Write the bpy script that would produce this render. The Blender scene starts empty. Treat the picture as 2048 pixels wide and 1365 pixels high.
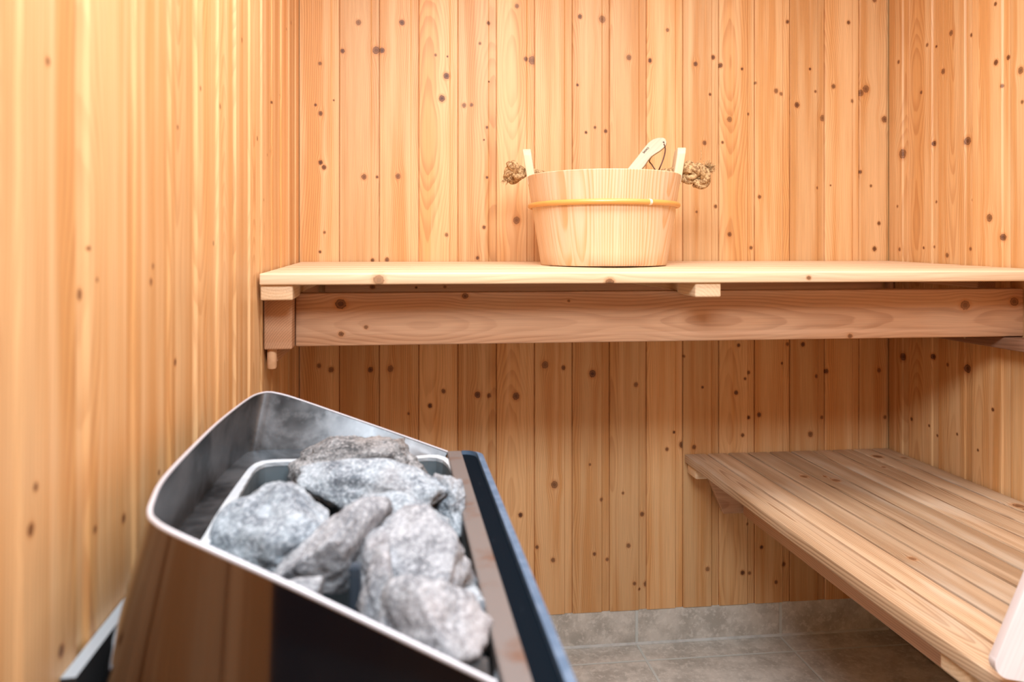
import bpy, bmesh, math, random
from mathutils import Vector, Matrix, noise
S = bpy.context.scene
COL = S.collection
# ------------------------------------------------------------------ camera / light
F, CX, HY = 1420.0, 1024.0, 497.0          # focal length in px, principal x, horizon row
EYE = 1.082
cam = bpy.data.cameras.new('camera'); cam.lens = F/2048*36; cam.sensor_width = 36
cam.shift_y = -(682.5-HY)/2048; cam.clip_start = .02
cam.dof.use_dof = True; cam.dof.focus_distance = 1.62; cam.dof.aperture_fstop = 3.8
co = bpy.data.objects.new('camera', cam); COL.objects.link(co)
co.location = (0, 0, EYE); co.rotation_euler = (math.pi/2, 0, 0)
S.camera = co
S.view_settings.view_transform = 'Standard'; S.view_settings.look = 'None'
S.view_settings.exposure = 0.0; S.view_settings.gamma = 1; S.view_settings.use_curve_mapping = False
S.cycles.max_bounces = 10; S.cycles.diffuse_bounces = 6; S.cycles.use_denoising = True
w = bpy.data.worlds.new('world'); S.world = w; w.use_nodes = True
w.node_tree.nodes['Background'].inputs[0].default_value = (.75, .85, 1, 1)
w.node_tree.nodes['Background'].inputs[1].default_value = .6
def area(name, loc, rot, sx, sy, power, col):
    l = bpy.data.lights.new(name, 'AREA'); l.shape = 'RECTANGLE'; l.size = sx; l.size_y = sy
    l.energy = power; l.color = col
    o = bpy.data.objects.new(name, l); COL.objects.link(o); o.location = loc; o.rotation_euler = rot
    return o
area('ceiling_light', (.12, .12, EYE+.86), (math.radians(30), math.radians(-12), 0), .8, .45, 33, (.87, .94, 1))
area('rear_ceiling_light', (.28, 1.02, EYE+.93), (0, 0, 0), 1.3, .3, 20, (.95, .97, 1))

# ------------------------------------------------------------------ pixel helper (measures the photograph)
def U(x): return (x-CX)/F
def P(x, y, Y): return Vector((U(x)*Y, Y, EYE-(y-HY)/F*Y))
def PZ(x, y, z):                       # point at a given height below the eye
    Y = -z*F/(y-HY); return Vector((U(x)*Y, Y, EYE+z))

# ------------------------------------------------------------------ node helpers
class NT:
    def __init__(s, name):
        s.m = bpy.data.materials.new(name); s.m.use_nodes = True; s.t = s.m.node_tree
        s.b = s.t.nodes['Principled BSDF']
    def n(s, typ, **k):
        o = s.t.nodes.new(typ)
        for a, v in k.items(): setattr(o, a, v)
        return o
    def put(s, sock, v):
        if v is None: return
        if isinstance(v, bpy.types.NodeSocket): s.t.links.new(v, sock)
        else:
            if isinstance(v, (tuple, list)) and len(v) == 3 and sock.type == 'RGBA': v = (*v, 1)
            sock.default_value = v
    def ma(s, op, a, b=None, c=None, clamp=False):
        o = s.n('ShaderNodeMath', operation=op, use_clamp=clamp)
        for i, v in enumerate((a, b, c)): s.put(o.inputs[i], v)
        return o.outputs[0]
    def attr(s, name):
        return s.n('ShaderNodeAttribute', attribute_name=name)
    def sep(s, v):
        o = s.n('ShaderNodeSeparateXYZ'); s.put(o.inputs[0], v); return o.outputs
    def comb(s, x, y, z):
        o = s.n('ShaderNodeCombineXYZ')
        for i, v in enumerate((x, y, z)): s.put(o.inputs[i], v)
        return o.outputs[0]
    def noise(s, vec, scale=1, detail=2, rough=.5, dist=0):
        o = s.n('ShaderNodeTexNoise'); s.put(o.inputs['Vector'], vec)
        s.put(o.inputs['Scale'], scale); s.put(o.inputs['Detail'], detail)
        s.put(o.inputs['Roughness'], rough); s.put(o.inputs['Distortion'], dist)
        return o.outputs['Fac']
    def step(s, x, a, b, lo=0., hi=1.):
        o = s.n('ShaderNodeMapRange', interpolation_type='SMOOTHSTEP')
        for i, v in enumerate((x, a, b, lo, hi)): s.put(o.inputs[i], v)
        return o.outputs[0]
    def mix(s, f, a, b, blend='MIX'):
        o = s.n('ShaderNodeMix', data_type='RGBA', blend_type=blend)
        s.put(o.inputs[0], f); s.put(o.inputs[6], a); s.put(o.inputs[7], b); return o.outputs[2]
    def bump(s, h, strength=.2, dist=.001):
        o = s.n('ShaderNodeBump'); s.put(o.inputs['Height'], h)
        o.inputs['Strength'].default_value = strength; o.inputs['Distance'].default_value = dist
        s.t.links.new(o.outputs[0], s.b.inputs['Normal'])
    def out(s, col=None, rough=None, metal=None, spec=None):
        s.put(s.b.inputs['Base Color'], col); s.put(s.b.inputs['Roughness'], rough)
        s.put(s.b.inputs['Metallic'], metal); s.put(s.b.inputs['Specular IOR Level'], spec)
        return s.m

def wood(name, light, dark, orange, ring=.0045, contrast=.5, rough=.5, patch=.5, grey=0., vary=.14, knotop=1., pale=.5):
    N = NT(name)
    u, v, wd = N.sep(N.attr('wc').outputs['Vector'])
    sd = N.attr('seed').outputs['Fac']
    vv = v; masks = []; halo = None; kcol = None; rm = None
    for i in (1, 2, 3):
        ku, kv, kr = N.sep(N.attr('kn%d' % i).outputs['Vector'])
        du = N.ma('DIVIDE', N.ma('SUBTRACT', u, ku), N.ma('MULTIPLY', kr, 1.12))
        dv = N.ma('DIVIDE', N.ma('SUBTRACT', v, kv), kr)
        r2 = N.ma('ADD', N.ma('MULTIPLY', du, du), N.ma('MULTIPLY', dv, dv))
        r = N.ma('SQRT', r2)
        sp = N.ma('ADD', N.ma('MULTIPLY', N.ma('MULTIPLY', du, du), .10), N.ma('MULTIPLY', N.ma('MULTIPLY', dv, dv), .22))
        g = N.ma('EXPONENT', N.ma('MULTIPLY', sp, -1.))
        vv = N.ma('SUBTRACT', vv, N.ma('MULTIPLY', N.ma('MULTIPLY', N.ma('MULTIPLY', dv, kr), g), .8))
        op = N.ma('ADD', .68, N.ma('MULTIPLY', N.ma('FRACT', N.ma('MULTIPLY', N.ma('ADD', ku, N.ma('MULTIPLY', kv, 3.)), 51.7)), .32))
        rm = r if rm is None else N.ma('MINIMUM', rm, r); masks.append((r, op))
    hn = N.noise(N.comb(N.ma('MULTIPLY', u, 1.6), N.ma('MULTIPLY', sd, 17.3), 0.), 1, 1.5)
    hn = N.ma('MULTIPLY', N.ma('SUBTRACT', hn, .5), .10)
    r1 = N.ma('FRACT', N.ma('MULTIPLY', sd, 7.31)); r2_ = N.ma('FRACT', N.ma('MULTIPLY', sd, 13.77))
    r3 = N.ma('FRACT', N.ma('MULTIPLY', sd, 29.13))
    v0 = N.ma('MULTIPLY', N.ma('SUBTRACT', r1, .5), .20)
    h0 = N.ma('ADD', N.ma('MULTIPLY', r2_, .07), .012)
    fw = N.noise(N.comb(N.ma('MULTIPLY', u, 4.), N.ma('MULTIPLY', v, 26.), sd), 1, 2)
    fw = N.ma('MULTIPLY', N.ma('SUBTRACT', fw, .5), .006)
    a = N.ma('SUBTRACT', vv, v0); b = N.ma('ADD', N.ma('ADD', wd, h0), hn)
    R = N.ma('ADD', N.ma('SQRT', N.ma('ADD', N.ma('MULTIPLY', a, a), N.ma('MULTIPLY', b, b))), fw)
    t = N.ma('FRACT', N.ma('DIVIDE', R, ring))
    late = N.ma('MULTIPLY', N.step(t, .25, .86), N.step(t, 1., .9))
    big = N.noise(N.comb(N.ma('MULTIPLY', u, 1.3), N.ma('MULTIPLY', vv, 30.), N.ma('MULTIPLY', sd, 5.)), 1, 2)
    fib = N.noise(N.comb(N.ma('MULTIPLY', u, 9.), N.ma('MULTIPLY', vv, 330.), N.ma('MULTIPLY', wd, 420.)), 1, 2)
    late = N.ma('MULTIPLY', late, N.step(big, .3, .65, .35, 1.))
    base = N.mix(N.ma('MULTIPLY', N.step(big, .38, .66), patch), light, orange)
    c = N.mix(N.ma('MULTIPLY', late, contrast), base, dark)
    if grey > 0:
        gm = N.noise(N.comb(N.ma('MULTIPLY', u, 3.), N.ma('MULTIPLY', v, 14.), N.ma('MULTIPLY', sd, 9.)), 1, 3)
        c = N.mix(N.ma('MULTIPLY', N.step(gm, .5, .72), grey), c, (.62, .52, .40))
    tone = N.ma('ADD', N.ma('MULTIPLY', r3, vary), 1-vary*.5)
    tone = N.ma('MULTIPLY', tone, N.ma('ADD', N.ma('MULTIPLY', fib, .34), .83))
    c = N.mix(1., c, N.comb(tone, tone, tone), 'MULTIPLY')
    # knots: halo, rings, dark rim
    kn = N.noise(N.comb(N.ma('MULTIPLY', u, 300.), N.ma('MULTIPLY', v, 300.), sd), 1, 2)
    rk = N.ma('ADD', rm, N.ma('MULTIPLY', N.ma('SUBTRACT', kn, .5), .55))
    opm = None
    for r_, o_ in masks:
        q = N.ma('MULTIPLY', N.step(r_, 2.6, 2.2), o_); opm = q if opm is None else N.ma('MAXIMUM', opm, q)
    streak = N.noise(N.comb(N.ma('MULTIPLY', u, .7), N.ma('MULTIPLY', vv, 48.), N.ma('MULTIPLY', sd, 3.)), 1, 2)
    c = N.mix(N.ma('MULTIPLY', N.step(streak, .56, .74), pale), c, tuple(min(1., x*1.06+.06) for x in light))
    c = N.mix(N.ma('MULTIPLY', N.step(rk, 1.9, .9), N.ma('MULTIPLY', opm, .60)), c, (.47, .19, .055))
    kin = N.mix(N.step(N.ma('SINE', N.ma('MULTIPLY', rk, 13.)), -1., 1.), (.085, .028, .011), (.22, .088, .034))
    kin = N.mix(N.step(rk, .55, .0), kin, (.06, .02, .009))
    c = N.mix(N.ma('MULTIPLY', N.ma('MULTIPLY', N.step(rk, 1.12, .78), knotop), opm), c, kin)
    N.bump(N.ma('ADD', N.ma('MULTIPLY', late, .5), N.ma('MULTIPLY', fib, .5)), .16, .0012)
    return N.out(c, rough, 0, .35)

M = {}
PL, PD, PO = (.70, .438, .212), (.40, .16, .05), (.61, .308, .105)
M['wall'] = wood('spruce_panelling', PL, PD, PO, .0040, .46, .46, .85, 0, .20)
M['bench'] = wood('bench_pine', (.78, .60, .40), (.54, .32, .16), (.72, .49, .28), .0062, .35, .5, .5, .25, .08, .75)
M['beam'] = wood('beam_spruce', (.58, .345, .205), (.31, .14, .068), (.50, .265, .14), .0042, .5, .5, .6, .15, .1)
M['dim'] = wood('shade_darkened_spruce', (.26, .14, .085), (.14, .065, .035), (.22, .11, .06), .0042, .5, .6, .6, 0, .1)  # spruce darkened in colour to stand in for shade on the right ledger
M['old'] = wood('worn_bench_pine', (.60, .43, .275), (.28, .15, .075), (.48, .31, .175), .0042, .85, .5, .7, .7, .36, .8)
M['bucket'] = wood('bucket_pine', (.72, .54, .36), (.62, .33, .13), (.70, .48, .28), .0055, .75, .42, .4, 0, .06)
M['lug'] = wood('pale_lug_pine', (.70, .57, .38), (.60, .42, .25), (.67, .52, .34), .006, .25, .5, .3, 0, .05)
M['ladle'] = wood('ladle_birch', (.52, .45, .32), (.40, .32, .22), (.47, .39, .27), .006, .3, .45, .3, 0, .03)
M['pale'] = wood('bleached_board', (.80, .74, .74), (.74, .66, .65), (.77, .70, .69), .02, .15, .5, .2, 0, .02)

def flat(name, col, rough, metal=0, nscale=0, ncol=None, nlo=.4, nhi=.7, bump=0, spec=.5, bscale=60):
    N = NT(name); c = col
    if nscale:
        tc = N.n('ShaderNodeTexCoord').outputs['Object']
        c = N.mix(N.step(N.noise(tc, nscale, 4, .6), nlo, nhi), col, ncol)
    if bump:
        tc = N.n('ShaderNodeTexCoord').outputs['Object']
        N.bump(N.noise(tc, bscale, 3), bump, .001)
    return N.out(c, rough, metal, spec)
M['steel_out'] = flat('polished_heater_steel', (.19, .165, .17), .07, 1)
M['steel_rim'] = flat('bright_steel_edge', (.62, .64, .70), .3, .25)
def steel_in():
    N = NT('heat_stained_steel'); tc = N.n('ShaderNodeTexCoord').outputs['Object']
    a = N.noise(tc, 9, 4, .6, .6); b = N.noise(tc, 60, 3, .6)
    c = N.mix(N.step(a, .35, .65), (.035, .04, .045), (.17, .185, .20))
    c = N.mix(N.ma('MULTIPLY', N.step(b, .45, .7), .35), c, (.24, .26, .28))
    return N.out(c, N.ma('ADD', N.ma('MULTIPLY', a, .3), .28), .85)
M['steel_in'] = steel_in()
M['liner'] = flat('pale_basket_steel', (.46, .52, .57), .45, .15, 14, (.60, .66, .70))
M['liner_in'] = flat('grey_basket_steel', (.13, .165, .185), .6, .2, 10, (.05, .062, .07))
M['strip'] = flat('browned_steel_strip', (.17, .155, .15), .45, .25, 14, (.15, .085, .06), .52, .72)
def blackp():
    N = NT('black_scratched_panel'); x, y, z = N.sep(N.n('ShaderNodeTexCoord').outputs['Object'])
    n = N.noise(N.comb(N.ma('MULTIPLY', x, 230.), N.ma('MULTIPLY', y, 34.), z), 1, 2)
    return N.out(N.mix(N.ma('MULTIPLY', N.step(n, .70, .82), .45), (.003, .006, .010), (.20, .26, .32)), .75, 0, .03)
M['black'] = blackp()
M['blue'] = flat('blue_grey_edge_paint', (.075, .135, .22), .45, .1, 60, (.13, .20, .30))
M['bracket'] = flat('grey_bracket_paint', (.42, .49, .55), .4, .3)
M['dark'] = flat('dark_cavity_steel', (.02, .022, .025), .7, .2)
M['element'] = flat('dark_element_tube', (.10, .13, .17), .35, .6)
M['cane'] = flat('varnished_cane', (.70, .36, .095), .25, 0, 30, (.66, .33, .09), .5, .7, 0, .6)
M['ivory'] = flat('cane_joint', (.85, .72, .55), .4)
M['rope'] = flat('manila_rope', (.55, .37, .18), .8, 0, 200, (.24, .13, .055), .40, .62, .5, .2, 400)
M['cord'] = flat('brown_leather_cord', (.10, .035, .018), .5)
M['ink'] = flat('burnt_mark', (.06, .03, .015), .7)
M['screw'] = flat('screw_steel', (.5, .45, .38), .4, .8)
def stone_mat(name, base, dk, lt, warm):
    N = NT(name); tc = N.n('ShaderNodeTexCoord').outputs['Object']
    oi = N.n('ShaderNodeObjectInfo').outputs['Random']
    mp = N.n('ShaderNodeVectorMath', operation='ADD'); N.put(mp.inputs[0], tc); N.put(mp.inputs[1], N.comb(N.ma('MULTIPLY', oi, 9.), oi, 0.))
    v = mp.outputs[0]
    a = N.noise(v, 34, 6, .7, .3); b = N.noise(v, 260, 4, .7); d = N.noise(v, 11, 2)
    c = N.mix(N.step(a, .36, .60), dk, base)
    c = N.mix(N.ma('MULTIPLY', N.step(b, .48, .66), .65), c, lt)
    c = N.mix(N.ma('MULTIPLY', N.step(b, .46, .34), .5), c, dk)
    c = N.mix(N.ma('MULTIPLY', N.step(d, .5, .66), .35), c, warm)
    N.bump(N.ma('ADD', N.ma('MULTIPLY', a, .5), b), .8, .004)
    return N.out(c, .9, 0, .2)
M['stone'] = stone_mat('grey_stone', (.36, .42, .47), (.12, .145, .175), (.66, .73, .80), (.40, .38, .38))
M['stone_w'] = stone_mat('pinkish_grey_stone', (.37, .39, .42), (.16, .17, .19), (.66, .69, .73), (.40, .35, .34))
M['stone_d'] = stone_mat('brown_grey_stone', (.27, .28, .29), (.06, .065, .07), (.55, .56, .57), (.24, .18, .14))
def tile(name, sp, off, grout=.0034):
    N = NT(name); u, v, _ = N.sep(N.attr('wc').outputs['Vector'])
    tc = N.n('ShaderNodeTexCoord').outputs['Object']
    ds = []
    for q, (s_, o_) in zip((u, v), zip(sp, off)):
        f = N.ma('FRACT', N.ma('DIVIDE', N.ma('SUBTRACT', q, o_), s_))
        ds.append(N.ma('MULTIPLY', N.ma('MINIMUM', f, N.ma('SUBTRACT', 1., f)), s_))
    d = N.ma('MINIMUM', *ds)
    d = N.ma('ADD', d, N.ma('MULTIPLY', N.ma('SUBTRACT', N.noise(tc, 60, 2), .5), .0008))
    a = N.noise(tc, 12, 5, .65); b = N.noise(tc, 70, 4, .7); e = N.noise(tc, 4, 3, .6, 1.)
    c = N.mix(N.step(a, .35, .65), (.42, .41, .37), (.64, .63, .58))
    c = N.mix(N.ma('MULTIPLY', N.step(b, .5, .62), .5), c, (.76, .75, .70))
    c = N.mix(N.ma('MULTIPLY', N.step(e, .55, .7), .4), c, (.52, .49, .42))
    g = N.step(d, grout*1.25, grout*.8)
    c = N.mix(g, c, (.58, .63, .61))
    N.bump(N.ma('SUBTRACT', N.ma('MULTIPLY', a, .6), N.ma('MULTIPLY', g, 1.2)), .5, .002)
    return N.out(c, .55, 0, .4)

# ------------------------------------------------------------------ object helpers
def new_obj(name, bm_or_me, mat, parent=None, smooth=False):
    if isinstance(bm_or_me, bmesh.types.BMesh):
        me = bpy.data.meshes.new(name); bm_or_me.normal_update(); bm_or_me.to_mesh(me); bm_or_me.free()
    else: me = bm_or_me
    for m in (mat if isinstance(mat, (list, tuple)) else [mat]): me.materials.append(m)
    if smooth:
        me.polygons.foreach_set('use_smooth', [True]*len(me.polygons))
        try: me.set_sharp_from_angle(angle=math.radians(40))
        except Exception: pass
    o = bpy.data.objects.new(name, me); COL.objects.link(o)
    if parent:
        o.parent = parent; o.matrix_parent_inverse = parent.matrix_basis.inverted() if parent.type == 'EMPTY' else Matrix()
    return o
def tag(o, label=None, cat=None, group=None, kind=None):
    for k, v in (('label', label), ('category', cat), ('group', group), ('kind', kind)):
        if v: o[k] = v
    return o
def thing(name, loc, label, cat, group=None):
    o = bpy.data.objects.new(name, None); COL.objects.link(o); o.location = loc; o.empty_display_size = .05
    return tag(o, label, cat, group)
FAR = (100., 100., .0005)
def set_attrs(me, wcf, seedf, knf):
    """wcf(co)->3 tuple per corner (by polygon), seedf(poly)->float, knf(poly)->3 knots"""
    wc = me.attributes.new('wc', 'FLOAT_VECTOR', 'CORNER'); sd = me.attributes.new('seed', 'FLOAT', 'FACE')
    ks = [me.attributes.new('kn%d' % i, 'FLOAT_VECTOR', 'FACE') for i in (1, 2, 3)]
    buf = [0.]*(3*len(me.loops)); sb = []; kb = ([], [], [])
    for p in me.polygons:
        for li in p.loop_indices:
            c = wcf(p, me.vertices[me.loops[li].vertex_index].co)
            buf[3*li:3*li+3] = c
        sb.append(seedf(p)); kk = knf(p)
        for i in range(3): kb[i].extend(kk[i] if i < len(kk) else FAR)
    wc.data.foreach_set('vector', buf); sd.data.foreach_set('value', sb)
    for i in range(3): ks[i].data.foreach_set('vector', kb[i])
def near3(kn, u, v):
    return sorted(kn, key=lambda k: math.hypot((k[0]-u), (k[1]-v))-k[2])[:3]
RND = random.Random(5)
def wood_solid(name, verts, faces, mat, g, a, parent=None, knots=(), bev=.002, seed=None, cut=.1, smooth=False):
    """closed solid of timber; g grain direction, a across direction; knots = (world point, radius)"""
    g = Vector(g).normalized(); a = Vector(a); a = (a-g*a.dot(g)).normalized(); c = g.cross(a)
    bm = bmesh.new(); vs = [bm.verts.new(v) for v in verts]
    for f in faces: bm.faces.new([vs[i] for i in f])
    bmesh.ops.recalc_face_normals(bm, faces=bm.faces)
    if bev:
        es = [e for e in bm.edges if e.calc_length() > bev*2.5 and len(e.link_faces) == 2 and e.calc_face_angle(0) > .3]
        bmesh.ops.bevel(bm, geom=es, offset=bev, segments=3, affect='EDGES', profile=.5, clamp_overlap=True)
    o0 = sum((Vector(v) for v in verts), Vector())/len(verts)
    lo = min((Vector(v)-o0).dot(g) for v in verts); hi = max((Vector(v)-o0).dot(g) for v in verts)
    if knots and hi-lo > cut*2:
        n = int((hi-lo)/cut)
        for i in range(1, n):
            bmesh.ops.bisect_plane(bm, geom=bm.verts[:]+bm.edges[:]+bm.faces[:], plane_co=o0+g*(lo+(hi-lo)*i/n), plane_no=g)
    sd = RND.random()*10 if seed is None else seed
    kl = [((Vector(p)-o0).dot(g), (Vector(p)-o0).dot(a), r) for p, r in knots]
    me = bpy.data.meshes.new(name); bm.normal_update(); bm.to_mesh(me); bm.free()
    def wcf(p, v): d = v-o0; return (d.dot(g), d.dot(a), d.dot(c))
    set_attrs(me, wcf, lambda p: sd, lambda p: near3(kl, (p.center-o0).dot(g), (p.center-o0).dot(a)) if kl else [])
    return new_obj(name, me, mat, parent, smooth=True)
BOXF = [(0, 1, 2, 3), (7, 6, 5, 4), (0, 4, 5, 1), (1, 5, 6, 2), (2, 6, 7, 3), (3, 7, 4, 0)]
def plank(name, plan, zt, th, mat, g, a, parent=None, **k):
    """plan: four (X,Y); zt(X,Y)->top height; th thickness"""
    top = [Vector((x, y, zt(x, y))) for x, y in plan]; bot = [v-Vector((0, 0, th)) for v in top]
    return wood_solid(name, bot+top, BOXF, mat, g, a, parent, **k)
def extrude_poly(name, poly, d, mat, parent=None, bev=0, smooth=False):
    bm = bmesh.new(); n = len(poly); d = Vector(d)
    A = [bm.verts.new(p) for p in poly]; B = [bm.verts.new(Vector(p)+d) for p in poly]
    bm.faces.new(A); bm.faces.new(B[::-1])
    for i in range(n): bm.faces.new((A[i], B[i], B[(i+1) % n], A[(i+1) % n]))
    bmesh.ops.recalc_face_normals(bm, faces=bm.faces)
    if bev:
        bmesh.ops.bevel(bm, geom=[e for e in bm.edges if e.calc_face_angle(0) > .3], offset=bev, segments=2, affect='EDGES', clamp_overlap=True)
    return new_obj(name, bm, mat, parent, smooth)
def tube_into(bm, pts, rad, seg=10, closed=False):
    pts = [Vector(p) for p in pts]; n = len(pts); rings = []
    t0 = (pts[1]-pts[0]).normalized(); nn = t0.orthogonal().normalized()
    for i, p in enumerate(pts):
        if closed: t = (pts[(i+1) % n]-pts[i-1]).normalized()
        else: t = (pts[min(i+1, n-1)]-pts[max(i-1, 0)]).normalized()
        nn = (nn-t*nn.dot(t)).normalized(); b = t.cross(nn)
        r = rad(i/(n-1)) if callable(rad) else rad
        rings.append([bm.verts.new(p+(nn*math.cos(q*2*math.pi/seg)+b*math.sin(q*2*math.pi/seg))*r) for q in range(seg)])
    m = n if closed else n-1
    for i in range(m):
        A, B = rings[i], rings[(i+1) % n]
        for q in range(seg):
            bm.faces.new((A[q], A[(q+1) % seg], B[(q+1) % seg], B[q]))
    if not closed:
        bm.faces.new(rings[0][::-1]); bm.faces.new(rings[-1])
def spline(pts, n):
    pts = [Vector(p) for p in pts]; out = []
    P_ = [pts[0]*2-pts[1]]+pts+[pts[-1]*2-pts[-2]]
    for i in range(len(pts)-1):
        a, b, c, d = P_[i:i+4]
        for k in range(n):
            t = k/n
            out.append(.5*((2*b)+(c-a)*t+(2*a-5*b+4*c-d)*t*t+(3*b-a-3*c+d)*t**3))
    out.append(pts[-1]); return out

# ------------------------------------------------------------------ the room
P0 = Vector((-.5526, 1.842)); P1 = Vector((1.0687, 2.0127))       # plan corners of the back wall
TB = (P1-P0).normalized(); NB = Vector((TB.y, -TB.x))             # along / into the room
TL = Vector((.155, -1)).normalized(); NL = Vector((-TL.y, TL.x))   # left wall, corner towards the viewer
TR = Vector((.147, -1)).normalized(); NR = Vector((TR.y, -TR.x))   # right wall
if NL.x < 0: NL = -NL
if NR.x > 0: NR = -NR
YF = -.62
LEN_L = (P0.y-YF)/-TL.y; LEN_D = (P0.y-.30)/-TL.y; LEN_R = (P1.y-YF)/-TR.y
CEIL = EYE+.95
def ray_wall(x, y, O, T, N_):
    d = Vector((U(x), 1)); k = O.dot(N_)/d.dot(N_)                 # plan distance factor
    p = d*k; return (p-O).dot(T), EYE-(y-HY)/F*k, k
K_BACK = [(717,45,6),(804,45,6),(752,100,8),(764,101,6),(640,127,4),(685,102,5),(893,152,7),(884,197,7),(928,211,5),(943,210,4),(1065,120,9),(1052,118,5),
 (1034,12,5),(1160,33,5),(1205,38,8),(1258,115,6),(1300,120,4),(1391,128,5),(1427,114,5),(1441,131,5),(1420,189,3),(1409,286,5),(1445,285,3),
 (1484,138,3),(1576,43,4),(1697,45,4),(1620,138,3),(1667,173,5),(1631,183,3),(1552,182,5),(1562,188,4),(1722,186,7),(1732,178,8),(1705,202,4),(1594,210,6),
 (1647,236,7),(1769,239,7),(1497,228,3),(1459,239,6),(1511,166,3),(1758,447,4),(1721,344,4),(1635,376,3),(1519,394,4),(1432,413,4),(1503,496,4),
 (1459,469,5),(1742,372,3),(1661,371,2),(1749,498,5),(1749,0,5),(728,354,6),(796,353,6),(754,354,3),(641,325,5),(648,335,5),(1033,441,8),(1393,424,3),
 (974,255,3),(1212,262,4),(1172,265,3),(641,227,5),(631,210,3),(893,470,4),(968,455,4),(955,516,4),(745,521,4),(774,520,5),(649,465,3),(640,504,3),
 (667,200,2),(960,87,3),(977,46,4),(871,110,3),(895,113,2),(978,163,2),(974,355,3),(968,280,2),(1155,170,3),(1190,255,3),(1300,122,4),(1335,60,4),
 (638,732,5),(662,740,6),(741,740,6),(781,738,7),(887,783,5),(860,812,5),(817,828,3),(955,790,7),(978,792,5),(1032,793,8),(1090,730,8),(1127,736,5),(1185,748,8),
 (1272,770,5),(1109,970,8),(1106,1121,5),(1074,1095,4),(1041,1031,5),(1180,930,3),(1203,1000,4),(1189,1109,4),(1215,1121,4),(1257,1092,5),(1285,1030,5),(1246,987,3),
 (1293,1170,6),(1269,1168,4),(1279,1180,3),(1365,891,7),(1388,895,5),(1334,899,4),(1415,1139,5),(1485,1146,5),(1500,1148,4),(1568,1130,5),(1552,1165,4),
 (1495,1049,3),(1523,1095,4),(1606,689,5),(1576,689,4),(1498,746,4),(1490,758,3),(1472,786,5),(1653,743,5),(1633,753,4),(1758,741,5),(1518,830,5),
 (1498,836,4),(1485,871,4),(1645,836,4),(1621,869,6),(1770,835,4),(1477,691,4),(1564,727,3),(1368,713,3),(1348,865,3),(1405,775,3)]
K_RIGHT = [(1797,124,4),(1804,308,10),(1866,287,6),(1933,282,9),(1886,143,6),(1842,185,4),(1902,66,6),(1940,70,4),(1854,90,4),(1870,93,3),(1992,125,6),
 (2014,115,5),(2041,141,8),(2003,172,4),(1979,436,8),(2005,475,7),(1943,400,3),(1938,498,4),(1894,511,5),(1799,499,4),(1847,496,3),(1866,494,3),(1870,404,3),
 (1795,413,3),(1991,8,4),(2044,204,4),(1805,714,8),(1865,714,6),(1933,738,9),(1895,730,4),(1823,839,4),(1986,820,4),(1914,869,3),(1956,901,3),(1872,872,3),(1858,852,3)]
K_LEFT = [(94,123,9),(168,589,12),(194,560,5),(306,533,6),(302,564,8),(402,177,5),(441,213,6),(515,277,5),(484,80,5),(582,46,4),(572,58,3),(544,302,4),(8,505,9),
 (428,487,5),(528,400,3),(179,497,5),(497,515,3),(190,1060,9),(247,1038,10),(318,946,6),(121,1303,13),(153,1289,7),(60,1060,14),(70,975,9),(350,725,8),(355,255,5),
 (535,310,3),(562,190,2),(545,205,3),(590,285,3)]
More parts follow.
